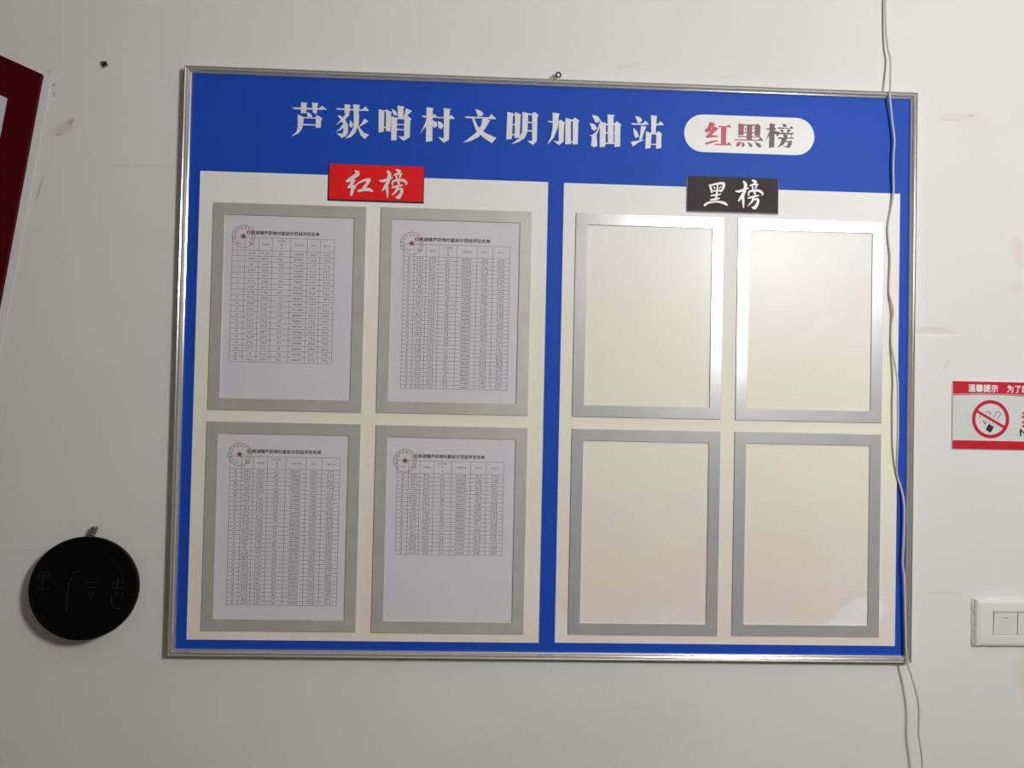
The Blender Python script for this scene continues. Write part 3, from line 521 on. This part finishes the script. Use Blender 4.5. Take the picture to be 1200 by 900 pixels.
# ---------------------------------------------------------------- no smoking sign
ns = tag(empty('no_smoking_sign', P(.77,-.1155,0)), 'white no smoking sign with red bands and crossed out cigarette', 'sign')
NX0, NX1, NY0, NY1 = .6494, .905, -.1156, -.0060
mb = MB(); mb.box(NX0, NX1, NY0, NY1, .0003, .0025, .0004); mb.build('sign_plate', M_swhite, ns)
z = .0026
mb = MB(); k = 24
top = [(NX0+.0004,NY1-.0004),(NX1-.0004,NY1-.0004)]; xm = .712
cur = [(NX1-.0004-(NX1-NX0-.0008)*i/k) for i in range(k+1)]
mb.prism(top+[(x, -.0275-.0021*min(1,((x-.716)/.064)**2)-(.0022*max(0,(x-.76)/.14))) for x in cur], .0025, z); mb.build('red_band', M_sred, ns)
mb = MB()
for i in range(k):
    xa, xb = cur[i+1], cur[i]; g = lambda x: -.0275-.0021*min(1,((x-.716)/.064)**2)-(.0022*max(0,(x-.76)/.14))
    mb.add([P(xa,g(xa)+.0014,z+.0001),P(xb,g(xb)+.0014,z+.0001),P(xb,g(xb)+.0022,z+.0001),P(xa,g(xa)+.0022,z+.0001)], [(0,1,2,3)])
mb.build('white_pinstripe', M_swhite, ns)
mb = MB(); mb.box(NX0+.0004, NX1-.0004, NY0+.0004, -.1016, .0025, z); mb.build('red_band', M_sred, ns)
mb = MB(); text(mb, '温馨提示', .6749, -.0230, .0490, .0118, z+.0001, bold=.0004); text(mb, '为了您和他人的健康', .7392, -.0230, .107, .0118, z+.0001, bold=.0004)
mb.build('band_lettering', M_white, ns)
cx, cy = .7121, -.0667
mb = MB(); mb.ring(cx, cy, .0252, .0308, z+.0001); a = math.radians(-29); d = Vector((math.cos(a), math.sin(a))); n_ = Vector((-d.y, d.x))
mb.add([P(*(Vector((cx,cy))+d*sx_*.0268+n_*sy_*.0021), z+.0003) for sx_,sy_ in ((-1,-1),(1,-1),(1,1),(-1,1))], [(0,1,2,3)])
mb.build('prohibition_ring', M_sred, ns)
mb = MB()
A = Vector((cx+.0135, cy+.0105)); d = Vector((-.5,-.86)).normalized(); n_ = Vector((-d.y, d.x))
def bar(c0, c1, w_, zz=z+.0002):
    c0, c1 = Vector(c0), Vector(c1); dd = (c1-c0).normalized(); nn = Vector((-dd.y, dd.x))*w_/2
    mb.add([P(*(c0-nn),zz),P(*(c1-nn),zz),P(*(c1+nn),zz),P(*(c0+nn),zz)], [(0,1,2,3)])
hw = .0036
bar(A+n_*hw, A+n_*hw+d*.0115, .0009); bar(A-n_*hw, A-n_*hw+d*.0115, .0009); bar(A-n_*hw, A-d*.0016, .0009); bar(A+n_*hw, A-d*.0016, .0009)
B = Vector((cx-.0010, cy-.0140)); bar(B-d*.0045, B+d*.0062, .0098)
bar(B-d*.0045+n_*.004, B-d*.0075+n_*.004, .0009); bar(B-d*.0045-n_*.004, B-d*.0075-n_*.004, .0009)
for s_ in ([(-.009,.0105),(-.004,.0125),(-.001,.011),(-.0002,.007)],[(-.0125,-.002),(-.011,-.006),(-.0075,-.0085)],[(-.009,-.003),(-.0085,-.0058),(-.006,-.0062)],[(-.0185,.0045),(-.0165,.0025)],[(-.0175,.0025),(-.0168,.0046)]):
    for i in range(len(s_)-1): bar((cx+s_[i][0],cy+s_[i][1]), (cx+s_[i+1][0],cy+s_[i+1][1]), .0011)
mb.build('cigarette_mark', M_sblack, ns)
mb = MB(); text(mb, '禁止吸烟', .7635, -.0790, .118, .0270, z+.0001, bold=.0006); mb.build('red_lettering', M_sred, ns)
mb = MB(); text(mb, 'NO SMOKING', .7610, -.0930, .118, .0115, z+.0001, bold=.0004); mb.build('black_lettering', M_sblack, ns)

# ---------------------------------------------------------------- light switch
sw = tag(empty('light_switch', P(.751,-.431,0)), 'white plastic double rocker light switch sealed to the wall', 'light switch')
SX0, SX1, SY0, SY1 = .6873, .8205, -.4290, -.3555
def frame_plate(mb, o, i, prof):   # o, i: outer/inner rectangle; prof: (t 0..1 from outer to inner, height)
    vs = []
    for t,h in prof:
        r = [o[k]+(i[k]-o[k])*t for k in range(4)]
        vs += [P(r[0],r[2],h),P(r[1],r[2],h),P(r[1],r[3],h),P(r[0],r[3],h)]
    fs = []
    for j in range(len(prof)-1): fs += [(4*j+k, 4*j+(k+1)%4, 4*j+4+(k+1)%4, 4*j+4+k) for k in range(4)]
    mb.add(vs, fs)
mb = MB(); frame_plate(mb, (SX0,SX1,SY0,SY1), (.7142,.7936,-.4104,-.3735), [(0,.0003),(0,.0060),(.08,.0085),(.28,.0100),(.9,.0108),(1,.0102),(1,.004)]); mb.build('surround', M_plastic, sw)
mb = MB(); frame_plate(mb, (.7142,.7936,-.4104,-.3735), (.7147,.7931,-.4099,-.3740), [(0,.004),(1,.004)]); mb.box(.7142,.7936,-.4104,-.3735,.001,.004); mb.build('seam', M_seam, sw)
for a,b_ in ((.7150,.7532),(.7544,.7928)):
    mb = MB(); xm = (a+b_)/2; y0,y1 = -.4096,-.3743
    mb.add([P(a,y0,.004),P(b_,y0,.004),P(b_,y1,.004),P(a,y1,.004),P(a,y0,.0104),P(b_,y0,.0104),P(b_,y1,.0118),P(a,y1,.0118)], [(3,2,1,0),(0,1,5,4),(1,2,6,5),(2,3,7,6),(3,0,4,7),(4,5,6,7)])
    rk = mb.build('rocker', M_rocker, sw)
    mb = MB(); mb.box(a+.015,a+.0225,-.3835,-.3820,.0108,.0119); mb.build('rocker_mark', M_seam, rk)
mb = MB(); random.seed(11); pts = []
per = [(SX0,SY0),(SX1,SY0),(SX1,SY1),(SX0,SY1)]
for k in range(4):
    p0, p1 = per[k], per[(k+1)%4]
    for i in range(14):
        t = i/14; pts.append(P(p0[0]+(p1[0]-p0[0])*t+random.uniform(-.0006,.0006), p0[1]+(p1[1]-p0[1])*t+random.uniform(-.0006,.0006), .0008))
mb.tube(pts, [.0026+random.uniform(-.0008,.0010) for _ in pts], 8, True); mb.build('sealant_bead', M_caulk, sw, True)

# ---------------------------------------------------------------- white cord hanging over the board's edge
pts = [P(x*1e-4, y*1e-4, z*1e-4) for x,y,z in CORD]
top = P(.525, ZC-ZB, .004); pts = [top, P(.525,1.0,.004)]+pts+[P(.595,-.75,.025), P(.600,-1.0,.02)]
q = []
for i in range(len(pts)-1):
    p0 = pts[max(i-1,0)]; p1 = pts[i]; p2 = pts[i+1]; p3 = pts[min(i+2,len(pts)-1)]
    for j in range(4):
        t = j/4; q.append(.5*(2*p1+(p2-p0)*t+(2*p0-5*p1+4*p2-p3)*t*t+(3*p1-p0-3*p2+p3)*t**3))
q.append(pts[-1])
mb = MB(); mb.tube(q, .0017, 8); cord = mb.build('white_cable', M_cord, None, True, origin=(.58,-.05,ZB-1.0))
tag(cord, 'thin white cable hanging down over one end of the notice board', 'cable')
